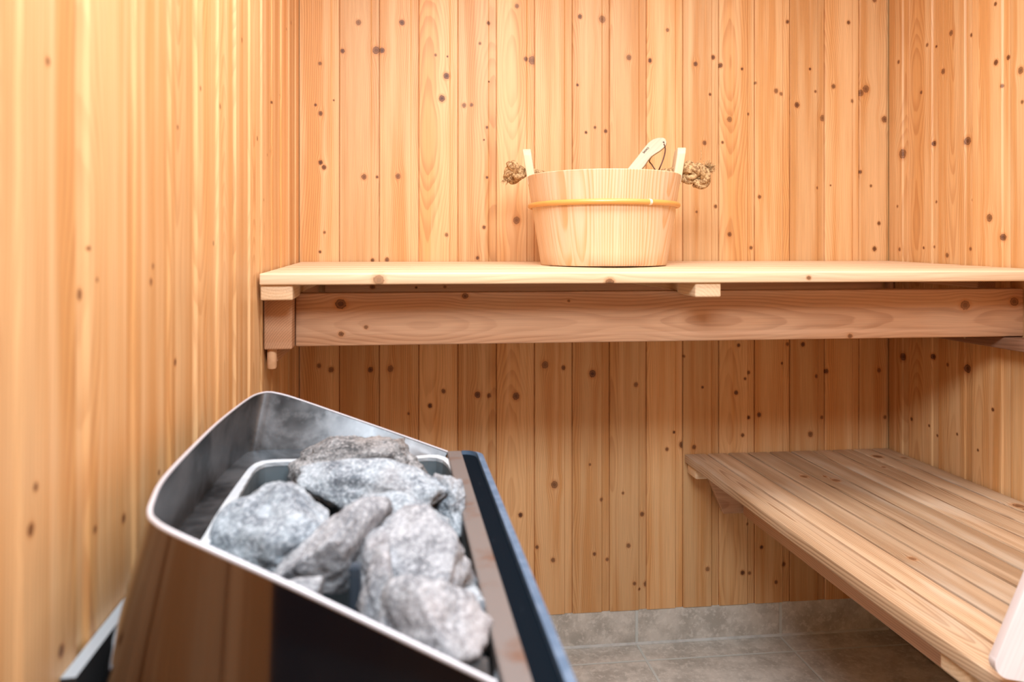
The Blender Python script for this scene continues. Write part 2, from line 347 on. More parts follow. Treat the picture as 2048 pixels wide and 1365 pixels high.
def wall_mesh(name, O, T, N_, L, w_, off, z0, z1, kpx, seed, ext=0, extra=0):
    rnd = random.Random(seed)
    q = w_/.103
    prof = [(0, -.007), (.0009, -.0012), (.0024, 0), (.0805, 0), (.0838, -.0036), (.1012, -.0036), (.1022, -.007)]
    bm = bmesh.new()
    nz = int((z1-z0)/.045); zs = [z0+(z1-z0)*i/nz for i in range(nz+1)]
    nb0 = int(math.floor(off/w_))-1; faces = []
    knots = {}
    for (x, y, r) in kpx:
        s, z, k = ray_wall(x, y, O, T, N_)
        b = int(math.floor((s-off)/w_)); c = off+(b+.5)*w_
        knots.setdefault(b, []).append((z, s-c, r*k/F*.86))
    b = -2
    B = []
    while off+b*w_ < L:
        if off+(b+1)*w_ > 0: B.append(b)
        b += 1
    for b in B:
        s0 = off+b*w_
        kl = knots.get(b, [])
        for _ in range(extra):                                   # parts of the wall the photo does not show
            pass
        pts = [(max(0, min(L, s0+p[0]*q)), p[1]) for p in prof]+[(max(0, min(L, s0+w_)), -.007)]
        dj = rnd.uniform(-.0006, .0006); bz = z0+(rnd.uniform(0, .003) if z0 > .05 else 0)
        cols = []
        for s, d in pts:
            e = dj if d > -.006 else 0
            p2 = O+T*s+N_*(d+e)
            cols.append([bm.verts.new((p2.x, p2.y, z)) for z in zs])
        sdv = rnd.random()*10
        for i in range(len(pts)-1):
            if pts[i+1][0]-pts[i][0] < 1e-6: continue
            for j in range(nz):
                f = bm.faces.new((cols[i][j], cols[i+1][j], cols[i+1][j+1], cols[i][j+1]))
                faces.append((b, sdv))
        # close the bottom edge of the board
        lo = [c[0] for c in cols]; p2 = O+T*pts[0][0]+N_*-.012; p3 = O+T*pts[-1][0]+N_*-.012
        if pts[-1][0]-pts[0][0] > .004:
            v1 = bm.verts.new((p2.x, p2.y, z0)); v2 = bm.verts.new((p3.x, p3.y, z0))
            try: bm.faces.new(lo+[v2, v1]); faces.append((b, sdv))
            except ValueError: pass
    # backing slab
    nface = len(bm.faces)
    c = []
    for s, d in ((-ext, -.0075), (L+.05, -.0075), (L+.05, -.06), (-ext, -.06)):
        p2 = O+T*s+N_*d
        c.append((bm.verts.new((p2.x, p2.y, 0)), bm.verts.new((p2.x, p2.y, z1))))
    for i in range(4):
        j = (i+1) % 4; bm.faces.new((c[i][0], c[j][0], c[j][1], c[i][1])); faces.append((999, 3.3))
    bm.faces.new([v[1] for v in c]); faces.append((999, 3.3))
    me = bpy.data.meshes.new(name); bm.normal_update(); bm.to_mesh(me); bm.free()
    def wcf(p, v):
        b = faces[p.index][0]; s = (Vector((v.x, v.y))-O).dot(T)
        c = off+(b+.5)*w_ if b != 999 else 0
        return (v.z, s-c, 0.)
    def knf(p):
        b = faces[p.index][0]
        if b not in knots: return []
        s = (Vector((p.center.x, p.center.y))-O).dot(T)-(off+(b+.5)*w_)
        return near3(knots[b], p.center.z, s)
    set_attrs(me, wcf, lambda p: faces[p.index][1], knf)
    o = new_obj(name, me, M['wall']); return tag(o, kind='structure')
ZP = EYE-.987
wall_mesh('wall_back', P0, TB, NB, (P1-P0).length, .1028, 0., ZP, CEIL, K_BACK, 3, ext=.06)
wall_mesh('wall_left', P0, TL, NL, LEN_D-.05, .1088, -.29*.1088, ZP, CEIL, K_LEFT, 8, ext=.0)
wall_mesh('wall_right', P1, TR, NR, LEN_R, .1105, -.0335, ZP, CEIL, K_RIGHT, 12, ext=.0)
FL = P0+TL*LEN_L; FR = P1+TR*LEN_R
# near end of the left wall: unseen door added for the heater's dark reflection
def quadbox(name, plan, z0, z1, mat, kind='structure', parent=None):
    return wood_solid(name, [(x, y, z0) for x, y in plan]+[(x, y, z1) for x, y in plan], BOXF, mat, (0, 0, 1), (1, 0, 0), parent, bev=0)
def lw(s_, d): p = P0+TL*s_+NL*d; return (p.x, p.y)
S2 = LEN_D+.62
tag(quadbox('wall_left.001', [lw(S2, 0), lw(LEN_L+.02, 0), lw(LEN_L+.02, -.06), lw(S2, -.06)], 0, CEIL, M['wall']), kind='structure')
tag(quadbox('wall_left.002', [lw(LEN_D+.001, 0), lw(S2-.001, 0), lw(S2-.001, -.06), lw(LEN_D+.001, -.06)], EYE+.80, CEIL, M['wall']), kind='structure')
tag(quadbox('wall_front', [(FL.x-.05, YF-.001), (FR.x+.05, YF-.001), (FR.x+.05, YF-.06), (FL.x-.05, YF-.06)], 0, CEIL, M['wall']), kind='structure')
d_ = bpy.data.objects.new('added_door_1', None); COL.objects.link(d_); d_.location = (*lw((LEN_D+S2)/2, -.03), 0); d_['kind'] = 'structure'
q = [Vector((*lw(a_, -.012), z_)) for a_, z_ in ((LEN_D+.004, .01), (S2-.004, .01), (S2-.004, EYE+.795), (LEN_D+.004, EYE+.795))]
extrude_poly('glass_pane', q, (-NL.x*.008, -NL.y*.008, 0), flat('dark_reflection_glass', (.016, .026, .045), .04), d_)
# floor and ceiling
TD = Vector((-.155, 1)).normalized()
bm = bmesh.new()
c = [P0+NB*-.06-TB*.08, P1-NB*.06+TB*.08, FR+Vector((.1, -.1)), FL+Vector((-.1, -.1))]
top = [bm.verts.new((p.x, p.y, 0)) for p in c]; bot = [bm.verts.new((p.x, p.y, -.05)) for p in c]
bm.faces.new(top[::-1]); bm.faces.new(bot)
for i in range(4): bm.faces.new((top[i], top[(i+1) % 4], bot[(i+1) % 4], bot[i]))
bmesh.ops.recalc_face_normals(bm, faces=bm.faces)
me = bpy.data.meshes.new('floor'); bm.to_mesh(me); bm.free()
set_attrs(me, lambda p, v: (v.x+.155*v.y, v.y-.1054*v.x, 0.), lambda p: 0., lambda p: [])
tag(new_obj('floor', me, tile('stone_floor_tile', (.411, .411), (.642, 1.825))), kind='structure')
bm = bmesh.new()
top = [bm.verts.new((p.x, p.y, CEIL+.05)) for p in c]; bot = [bm.verts.new((p.x, p.y, CEIL)) for p in c]
bm.faces.new(top); bm.faces.new(bot[::-1])
for i in range(4): bm.faces.new((top[i], top[(i+1) % 4], bot[(i+1) % 4], bot[i]))
bmesh.ops.recalc_face_normals(bm, faces=bm.faces)
me = bpy.data.meshes.new('ceiling'); bm.to_mesh(me); bm.free()
set_attrs(me, lambda p, v: (v.x, v.y % .1, 0.), lambda p: 1., lambda p: [])
tag(new_obj('ceiling', me, M['wall']), kind='structure')
# tiled skirting under the panelling
def skirting(name, O, T, N_, L, off):
    bm = bmesh.new(); c = []
    for s, d in ((.0, -.003), (L, -.003), (L, -.0074), (.0, -.0074)):
        p = O+T*s+N_*d; c.append((bm.verts.new((p.x, p.y, .0035)), bm.verts.new((p.x, p.y, ZP-.0005))))
    for i in range(4):
        j = (i+1) % 4; bm.faces.new((c[i][0], c[j][0], c[j][1], c[i][1]))
    bm.faces.new([v[1] for v in c]); bm.faces.new([v[0] for v in c][::-1])
    bmesh.ops.recalc_face_normals(bm, faces=bm.faces)
    me = bpy.data.meshes.new(name); bm.to_mesh(me); bm.free()
    set_attrs(me, lambda p, v: ((Vector((v.x, v.y))-O).dot(T), v.z, 0.), lambda p: 0., lambda p: [])
    tag(new_obj(name, me, tile('skirting_tile_'+name[-4:], (.411, 4.), (off, -1.), .0038)), kind='structure')
sj = ray_wall(1274, 1250, P0, TB, NB)[0]
skirting('baseboard_back', P0, TB, NB, (P1-P0).length, sj)
skirting('baseboard_left', P0, TL, NL, LEN_D, .2)
skirting('baseboard_right', P1, TR, NR, LEN_R, .3)
# pale grout bead where skirting meets floor
bm = bmesh.new()
a = P0+NB*-.003; b = P1+NB*-.003
tube_into(bm, [(a.x, a.y, .001), (b.x, b.y, .001)], .0048, 8)
tag(new_obj('trim_1', bm, flat('pale_grout', (.60, .63, .62), .7, 0, 30, (.48, .51, .50))), kind='structure')

# ------------------------------------------------------------------ upper bench
def backY(X, y0=1.9): return y0+.1054*X
def on_left(Y, gap=.0): return -.5526+.155*(1.842-Y)+gap+.002
def on_right(Y, gap=.0): return 1.0687+.147*(2.0127-Y)-gap-.002
def row(y0, gapl=.003, gapr=.003):
    """ends of a line parallel to the back wall between the two side walls"""
    Yl = (y0+.1054*(-.5526+.155*1.842+gapl))/(1+.1054*.155); Yr = (y0+.1054*(1.0687+.147*2.0127-gapr))/(1+.1054*.147)
    return (on_left(Yl, gapl), Yl), (on_right(Yr, gapr), Yr)
def zu(x, y): return EYE-.0465+.0213*(y-.1054*x-1.352)
ub = thing('upper_bench', (.2, 1.6, EYE-.08), 'long pale pine upper bench spanning wall to wall, carrying the wooden bucket', 'bench')
AX = (TB.x, TB.y, 0); UP = (0, 0, 1); DN = (-.147, 1, 0)
n = 6; pitch = (1.896-1.352)/n
for i in range(n):
    y0 = 1.352+pitch*i; y1 = y0+pitch-(.007 if i < n-1 else 0)
    a, b = row(y0); d, c = row(y1)
    kn = []
    if i == 0:
        kn = [(P(758, 560, 1.33), .0092), (P(1220, 565, 1.37), .0075), (P(1620, 556, 1.41), .004)]
    plank('bench_plank', [a, b, c, d], zu, .0215, M['bench'], AX, UP if i == 0 else DN, ub, knots=kn, bev=.0028)
# front beam
fb0 = 1.452
a, b = row(fb0, .054, -.002); d, c = row(fb0+.045, .054, -.002)
BZ = EYE-.0895
kn = [(P(682, 608, 1.42), .010), (P(683, 668, 1.42), .005), (P(732, 655, 1.42), .004), (P(1140, 603, 1.45), .003), (P(930, 592, 1.45), .006), (P(1942, 612, 1.54), .0105), (P(2043, 605, 1.55), .0095), (P(1716, 676, 1.5), .005)]
plank('front_beam', [a, b, c, d], lambda x, y: BZ, .1055, M['beam'], AX, UP, ub, knots=kn, bev=.003)
# bearers under the planks, notched over the beam
def bearer(Xf, wd, yfront, yend, dx=-.147):
    dv = Vector((dx, 1)); p = Vector((Xf, yfront+.1054*Xf))
    def at(s, o): q = p+dv*s+Vector((o, .1054*o)); return q
    Ln = yend-yfront; nb = (fb0-.001)-yfront
    vs = []; prof = []
    zt0 = -.0217
    for o in (0, wd):
        for s, full in ((0, 1), (nb, 1), (nb, 0), (Ln, 0)):
            q = at(s, o); zt = zu(q.x, q.y)+zt0
            zb = BZ+.001 if not full else zt-.0285
            vs.append((q.x, q.y, zb))
        q = at(Ln, o); vs.append((q.x, q.y, zu(q.x, q.y)+zt0)); q = at(0, o); vs.append((q.x, q.y, zu(q.x, q.y)+zt0))
    fs = [(0, 1, 2, 3, 4, 5), (11, 10, 9, 8, 7, 6)]+[(i, (i+1) % 6, 6+(i+1) % 6, 6+i) for i in range(6)]
    wood_solid('bearer', vs, fs, M['bench'], (dx, 1, 0), UP, ub, bev=.004)
Yl = 1.304
bearer(on_left(Yl, .003), .058, 1.358, 1.88, -.155)
bearer(U(1394)*1.383, .0525, 1.358, 1.88)
xr_ = on_right(1.55, .057)
plank('bearer', [(xr_, 1.53+.1054*xr_), (xr_+.052, 1.53+.1054*(xr_+.052)), (xr_+.052-.147*.3, 1.83+.1054*xr_), (xr_-.147*.3, 1.83+.1054*xr_)], lambda x, y: zu(x, y)-.0218, .028, M['beam'], DN, UP, ub, bev=.003)
# wall ledgers
def ledger(O, T, N_, s0, s1, th, zt, zb, mat, name='wall_ledger', knots=(), bev=.003):
    pl = [O+T*s0+N_*.001, O+T*s1+N_*.001, O+T*s1+N_*th, O+T*s0+N_*th]
    pl = [(p.x, p.y) for p in pl]
    return plank(name, pl, lambda x, y: zt, zt-zb, mat, (T.x, T.y, 0), UP, ub, bev=bev, knots=knots)
sL = (1.842-1.366)/-TL.y
ledger(P0, TL, NL, .03, sL, .054, BZ, EYE-.196, M['beam'], bev=.0035)
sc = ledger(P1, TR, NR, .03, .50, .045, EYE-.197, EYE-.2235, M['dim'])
bm = bmesh.new()
q = P1+TR*.33+NR*.0455
tube_into(bm, [(q.x, q.y, EYE-.210), (q.x-.0015, q.y, EYE-.210)], .004, 14)
new_obj('screw_head', bm, M['screw'], ub)
# rear batten in three lengths with gaps, under the planks on the back wall
for x0, x1 in ((599, 632), (653, 1751), (1768, 1776)):
    s0 = ray_wall(x0, 570, P0, TB, NB)[0]; s1 = ray_wall(x1, 570, P0, TB, NB)[0]
    s0 = max(s0, .06) if x0 < 620 else s0; s1 = min(s1, (P1-P0).length-.006)
    if s1-s0 < .008: continue
    pl = [P0+TB*s0+NB*.002, P0+TB*s1+NB*.002, P0+TB*s1+NB*.03, P0+TB*s0+NB*.03]
    plank('rear_batten', [(p.x, p.y) for p in pl], lambda x, y: EYE-.0595, .062, M['beam'], AX, UP, ub, bev=.002,
          knots=[(P(745, 574, 1.83), .006), (P(832, 576, 1.83), .003), (P(890, 575, 1.83), .004)] if x0 == 653 else ())
# round peg below the left ledger
bm = bmesh.new(); q = P(544, 715, 1.385)
tube_into(bm, [(q.x, q.y, EYE-.1965), (q.x, q.y, q.z), (q.x, q.y, EYE-.231), (q.x, q.y, EYE-.2345)], lambda t: .0092 if t < .9 else .0078, 20)
new_obj('support_peg', bm, flat('peg_pine', (.72, .44, .25), .5, 0, 40, (.62, .36, .19)), ub, True)
q2 = P0+TL*.22+NL*.003
ledger(P0, TL, NL, .05, sL-.03, .022, EYE-.1965, EYE-.224, M['beam'], name='lower_ledger')

# ------------------------------------------------------------------ lower bench
lb = thing('lower_bench', (.7, 1.3, .0), 'worn low bench of long narrow slats running along the right wall below the upper bench', 'bench')
def zl(x, y): return EYE-.565+.0105*(1.96-y)
PX = [1369, 1414.5, 1456, 1495, 1538, 1581, 1625, 1664, 1706, 1742, 1775]
XB = []
for x in PX:
    u = U(x); XB.append(u*1.9/(1-.1054*u))
GR = Vector((-.149, 1, 0))
KL = {3: [(P(1602, 955, 1.75), .010)], 4: [(P(1677, 963, 1.72), .011), (P(1665, 948, 1.75), .005)], 2: [(PZ(1881, 1115, -.555), .008)],
      8: [(PZ(1733, 914, -.565), .014)], 9: [(PZ(1793, 917, -.565), .009), (PZ(1990, 1012, -.56), .014), (PZ(2010, 1020, -.56), .010)], 7: [(PZ(1810, 936, -.565), .006)]}
NEARY = .22
for i in range(10):
    x0 = XB[i]; x1 = XB[i+1]-.0062 if i < 9 else XB[i+1]
    off0, off1 = (.003 if i == 0 else 0), 0
    ya, yb = backY(x0)-.003, backY(x1)-.003
    dxy = -.148 if i < 9 else -.147
    pl = [(x0-dxy*(ya-NEARY), NEARY), (x1+.147*(yb-NEARY), NEARY), (x1, yb), (x0, ya)]
    pl[0] = (x0+.147*(ya-NEARY), NEARY)
    kn = [(k[0], k[1]) for k in KL.get(i, [])]
    kn = []
    for (p, r) in KL.get(i, []):
        # put the knot on this slat's centre line at its own depth
        xc = (x0+x1)/2+.147*((ya+yb)/2-p.y)+RND.uniform(-.008, .008); kn.append((Vector((xc, p.y, p.z)), r*.8))
    rr = random.Random(40+i)
    for _ in range(1): kn.append((Vector(((x0+x1)/2+.147*(1.95-.6), .6+.1*i, 0)), .006))
    plank('bench_slat', pl, zl, .0225, M['old'], GR, (1, .149, 0), lb, knots=kn, bev=.0022, seed=rr.random()*10)
# side stringer, back ledger with a slanted end, bearers
xs = .622
pl = [(xs+.147*(1.9-NEARY), NEARY), (xs+.04+.147*(1.9-NEARY), NEARY), (xs+.04+.147*.0, 1.915), (xs, 1.911)]
plank('stringer', pl, lambda x, y: zl(x, y)-.0225-.029, .103, M['beam'], GR, UP, lb, bev=.003)
zt = EYE-.5905; zb = EYE-.722
x0 = U(1402)*1.945; x1 = U(1443)*1.945
A = [(x0, zt), (x1, zb), (1.05, zb), (1.05, zt)]
vs = []
for dy in (-.006, -.034):
    for x, z in A: vs.append((x, backY(x)+dy, z))
wood_solid('back_ledger', vs, BOXF, M['beam'], AX, UP, lb, bev=.003)
def lbearer(yc, wd=.058):
    y0, y1 = yc-wd, yc
    def xl(Y): return XB[0]+.004+.147*(1.95-Y)
    def xr(Y): return 1.0687+.147*(2.0127-Y)-.012
    vs = [(xl(y0), y0+.1054*(xl(y0)-.5), 0), (xr(y0), y0+.1054*(xr(y0)-.5), 0), (xr(y1), y1+.1054*(xr(y1)-.5), 0), (xl(y1), y1+.1054*(xl(y1)-.5), 0)]
    plank('bearer', [(a, b) for a, b, _ in vs], lambda x, y: zl(x, y)-.0227, .0283, M['bench'], (1, .1054, 0), UP, lb, bev=.006)
lbearer(1.944); lbearer(1.012)
lbearer(.45)

# ------------------------------------------------------------------ bleached board standing on the lower bench
def board():
    b = thing('wooden_headrest', (.67, .9, EYE-.55), 'bleached rounded wooden board leaning upright on the near edge of the low bench', 'headrest')
    W, H, T_ = .30, .42, .03
    # outline in its own plane: rounded lower corner
    pts = []
    r = .022
    def arc(cx, cy, a0, a1, k=8):
        for i in range(k+1):
            q = math.radians(a0+(a1-a0)*i/k); pts.append((cx+r*math.cos(q), cy+r*math.sin(q)))
    arc(r, r, 180, 270); arc(W-r, r, 270, 360); arc(W-r, H-r, 0, 90); arc(r, H-r, 90, 180)
    o = P(1979, 1353, .885)
    ex = Vector((.94, -.34, -.0)).normalized(); ez = Vector((.52, .12, 1)).normalized(); ez = (ez-ex*ez.dot(ex)*.0).normalized(); ny = ex.cross(ez).normalized()
    vs = [o+ex*a+ez*c_ for a, c_ in pts]; vb = [v-ny*T_*0+ny*-T_ for v in vs]
    if ny.y < 0: vb = [v-ny*T_ for v in vs]
    n_ = len(pts)
    fs = [tuple(range(n_)), tuple(range(2*n_-1, n_-1, -1))]+[(i, (i+1) % n_, n_+(i+1) % n_, n_+i) for i in range(n_)]
    wood_solid('board', vs+vb, fs, M['pale'], ez, ex, b, bev=.013)
board()

# ------------------------------------------------------------------ bucket
BC = Vector((U(1203)*1.70+.004, 1.70)); BZ0 = EYE-.0395
bk = thing('wooden_bucket', (BC.x, BC.y, BZ0), 'round pine sauna bucket with a cane hoop and knotted rope, standing on the upper bench', 'bucket')
ROT = math.radians(-4)
HB, RB, RT = .2105, .149, .182
def rad(h): return RB+(RT-RB)*h/HB
def bucket_body():
    bm = bmesh.new(); rnd = random.Random(2)
    NS = 18; per = 8; N_ = NS*per; info = []
    hs = [0, .004, .03, .06, .09, .12, .15, .18, HB-.0015, HB]
    outer = []; 
    for j, h in enumerate(hs):
        rr = rad(h)-(.0025 if j == 0 else 0)-(.0012 if j == len(hs)-1 else 0); ring = []
        for i in range(N_):
            a = ROT+2*math.pi*i/N_; g = .0005 if i % per == 0 else 0
            ring.append(bm.verts.new((BC.x+(rr-g)*math.cos(a), BC.y+(rr-g)*math.sin(a), BZ0+h)))
        outer.append(ring)
    hi = [HB, .1, .022]; inner = []
    for h in hi:
        rr = rad(h)-.0155
        inner.append([bm.verts.new((BC.x+rr*math.cos(ROT+2*math.pi*i/N_), BC.y+rr*math.sin(ROT+2*math.pi*i/N_), BZ0+h)) for i in range(N_)])
    R_ = outer+inner
    for j in range(len(R_)-1):
        for i in range(N_):
            k = (i+1) % N_
            bm.faces.new((R_[j][i], R_[j][k], R_[j+1][k], R_[j+1][i])); info.append(i//per)
    bm.faces.new(inner[-1]); info.append(0)
    # recessed underside
    under = [bm.verts.new((BC.x+(RB-.014)*math.cos(ROT+2*math.pi*i/N_), BC.y+(RB-.014)*math.sin(ROT+2*math.pi*i/N_), BZ0)) for i in range(N_)]
    under2 = [bm.verts.new((v.co.x, v.co.y, BZ0+.008)) for v in under]
    for i in range(N_):
        k = (i+1) % N_
        bm.faces.new((outer[0][k], outer[0][i], under[i], under[k])); info.append(i//per)
        bm.faces.new((under[k], under[i], under2[i], under2[k])); info.append(i//per)
    bm.faces.new(under2[::-1]); info.append(0)
    me = bpy.data.meshes.new('stave_body'); bm.normal_update(); bm.to_mesh(me); bm.free()
    sds = [rnd.random()*10 for _ in range(NS)]
    def wcf(p, v):
        k = info[p.index]; a = math.atan2(v.y-BC.y, v.x-BC.x)-ROT
        c = 2*math.pi*(k+.5)/NS; da = (a-c+math.pi) % (2*math.pi)-math.pi
        return (v.z-BZ0, da*.165, 0.)
    set_attrs(me, wcf, lambda p: sds[info[p.index]], lambda p: [])
    return new_obj('stave_body', me, M['bucket'], bk, True)
bucket_body()
bm = bmesh.new(); hz = .1405
pts = [(BC.x+(rad(hz)+.0035)*math.cos(a), BC.y+(rad(hz)+.0035)*math.sin(a), BZ0+hz) for a in [2*math.pi*i/96 for i in range(96)]]
tube_into(bm, pts, .0062, 12, True)
hoop = new_obj('cane_hoop', bm, M['cane'], bk, True)
bm = bmesh.new(); aj = math.radians(-62)
q = [(BC.x+(rad(hz)+.0035)*math.cos(aj+d), BC.y+(rad(hz)+.0035)*math.sin(aj+d), BZ0+hz) for d in (-.018, -.006, .006, .018)]
tube_into(bm, q, .0068, 12)
new_obj('hoop_joint', bm, M['ivory'], hoop, True)
LT = .275
def lug(sgn):
    """the stave that stands up above the rim, drilled for the rope"""
    ang = ROT+(0 if sgn > 0 else math.pi)
    er = Vector((math.cos(ang), math.sin(ang), 0)); et = Vector((-er.y, er.x, 0))
    lean = (RT-RB)/HB
    c = Vector((BC.x, BC.y, BZ0))
    half = .029; vs = []
    prof = [(-half, .19), (half, .19), (half, .262), (half-.006, .274), (half-.012, LT+.002), (-half+.012, LT+.002), (-half+.006, .274), (-half, .262)]
    for dr in (.0005, -.0195):
        for t_, h in prof: vs.append(c+er*(rad(h)+dr-.0002)+et*t_+Vector((0, 0, h)))
    n_ = len(prof)
    fs = [tuple(range(n_)), tuple(range(2*n_-1, n_-1, -1))]+[(i, (i+1) % n_, n_+(i+1) % n_, n_+i) for i in range(n_)]
    wood_solid('lug', vs, fs, M['lug'], (er.x*lean, er.y*lean, 1), et, bk, bev=.0025)
    return c+er*(rad(.222))+Vector((0, 0, .222)), er, et
lL, eL, tL = lug(-1); lR, eR, tR = lug(1)
# rope: three twisted strands along a path
def rope_into(bm, path, R=.0075, turns=40, seg=9, fray=0, rs=None):
    pts = [Vector(p) for p in path]; n_ = len(pts)
    nn = (pts[1]-pts[0]).normalized().orthogonal().normalized(); fr = []; L = 0
    for i, p in enumerate(pts):
        t = (pts[min(i+1, n_-1)]-pts[max(i-1, 0)]).normalized()
        nn = (nn-t*nn.dot(t)).normalized(); 
        if i: L += (p-pts[i-1]).length
        fr.append((p, nn.copy(), t.cross(nn), L))
    for k in range(3):
        q = []
        for p, a, b, l in fr:
            ph = 2*math.pi*k/3+l*turns*2*math.pi
            q.append(p+(a*math.cos(ph)+b*math.sin(ph))*R*.52)
        tube_into(bm, q, R*.60, seg)
    return fr
def knot_path(c, ex, ey, ez, s, n_=90):
    out = []
    for i in range(n_):
        t = .35+(2*math.pi-.7)*i/(n_-1)
        x = math.sin(t)+2*math.sin(2*t); y = math.cos(t)-2*math.cos(2*t); z = -math.sin(3*t)
        out.append(c+ex*x*s+ey*y*s+ez*z*s*1.15)
    return out
rp = bmesh.new(); rnd = random.Random(9)
# sagging grip between the lugs, inside the bucket mouth
g0 = lL-eL*.004; g1 = lR-eR*.004
mid = (g0+g1)/2
path = spline([g0+eL*.03, g0-eL*.012+Vector((0, 0, .0)), g0-eL*.05+Vector((0, .01, -.012)), g0-eL*.10+Vector((0, .02, -.045)), mid+Vector((0, .03, -.075)),
               g1-eR*.10+Vector((0, .02, -.040)), g1-eR*.05+Vector((0, .005, -.008)), g1-eR*.012, g1+eR*.03], 22)
rope_into(rp, path, .0095, 18)
kc = lL+eL*.030+Vector((0, -.006, .0))
rope_into(rp, knot_path(kc, Vector((-.75, 0, .66)), Vector((.55, -.45, .70)), Vector((-.3, -.95, 0)), .0062), .0118, 16, 10)
kc = lR+eR*.022+Vector((0, -.006, -.004))
rope_into(rp, knot_path(kc, Vector((.8, 0, -.6)), Vector((.6, -.3, .74)), Vector((.3, -.95, 0)), .0060), .0118, 16, 10)
kc2 = lR+eR*.045+Vector((.002, -.012, -.010))
rope_into(rp, spline([kc2+Vector((-.018, 0, .018)), kc2+Vector((-.004, -.01, .012)), kc2+Vector((.006, -.008, -.008)), kc2+Vector((-.002, .0, -.022)), kc2+Vector((-.016, .006, -.016))], 12), .0115, 16, 10)
grip = new_obj('rope_grip', rp, M['rope'], bk, True)
fr = bmesh.new()
def fibres(c, dr, n_, ln, spread):
    for _ in range(n_):
        d = (dr+Vector((rnd.uniform(-1, 1), rnd.uniform(-1, 1), rnd.uniform(-1, 1)))*spread).normalized()
        s = c+Vector((rnd.uniform(-1, 1), rnd.uniform(-1, 1), rnd.uniform(-1, 1)))*.006
        m_ = s+d*ln*.5+Vector((rnd.uniform(-1, 1), 0, rnd.uniform(-1, 1)))*ln*.12
        tube_into(fr, [s, m_, s+d*ln*rnd.uniform(.7, 1.1)], lambda t: .0007*(1.1-t*.6), 5)
fibres(lR+eR*.055+Vector((0, -.01, .004)), Vector((.8, -.1, .45)), 90, .021, .75)
c0 = P(1392, 326, 1.69)
tube_into(fr, spline([c0, P(1400, 321, 1.69), P(1403, 312, 1.69), P(1402, 300, 1.69)], 6), .0006, 5)
new_obj('frayed_end', fr, M['rope'], grip, False)['kind'] = 'stuff'
fr = bmesh.new()
fibres(lL+eL*.048+Vector((0, -.01, -.014)), Vector((-.5, -.2, -.8)), 40, .014, .6)
new_obj('frayed_end', fr, M['rope'], grip, False)['kind'] = 'stuff'

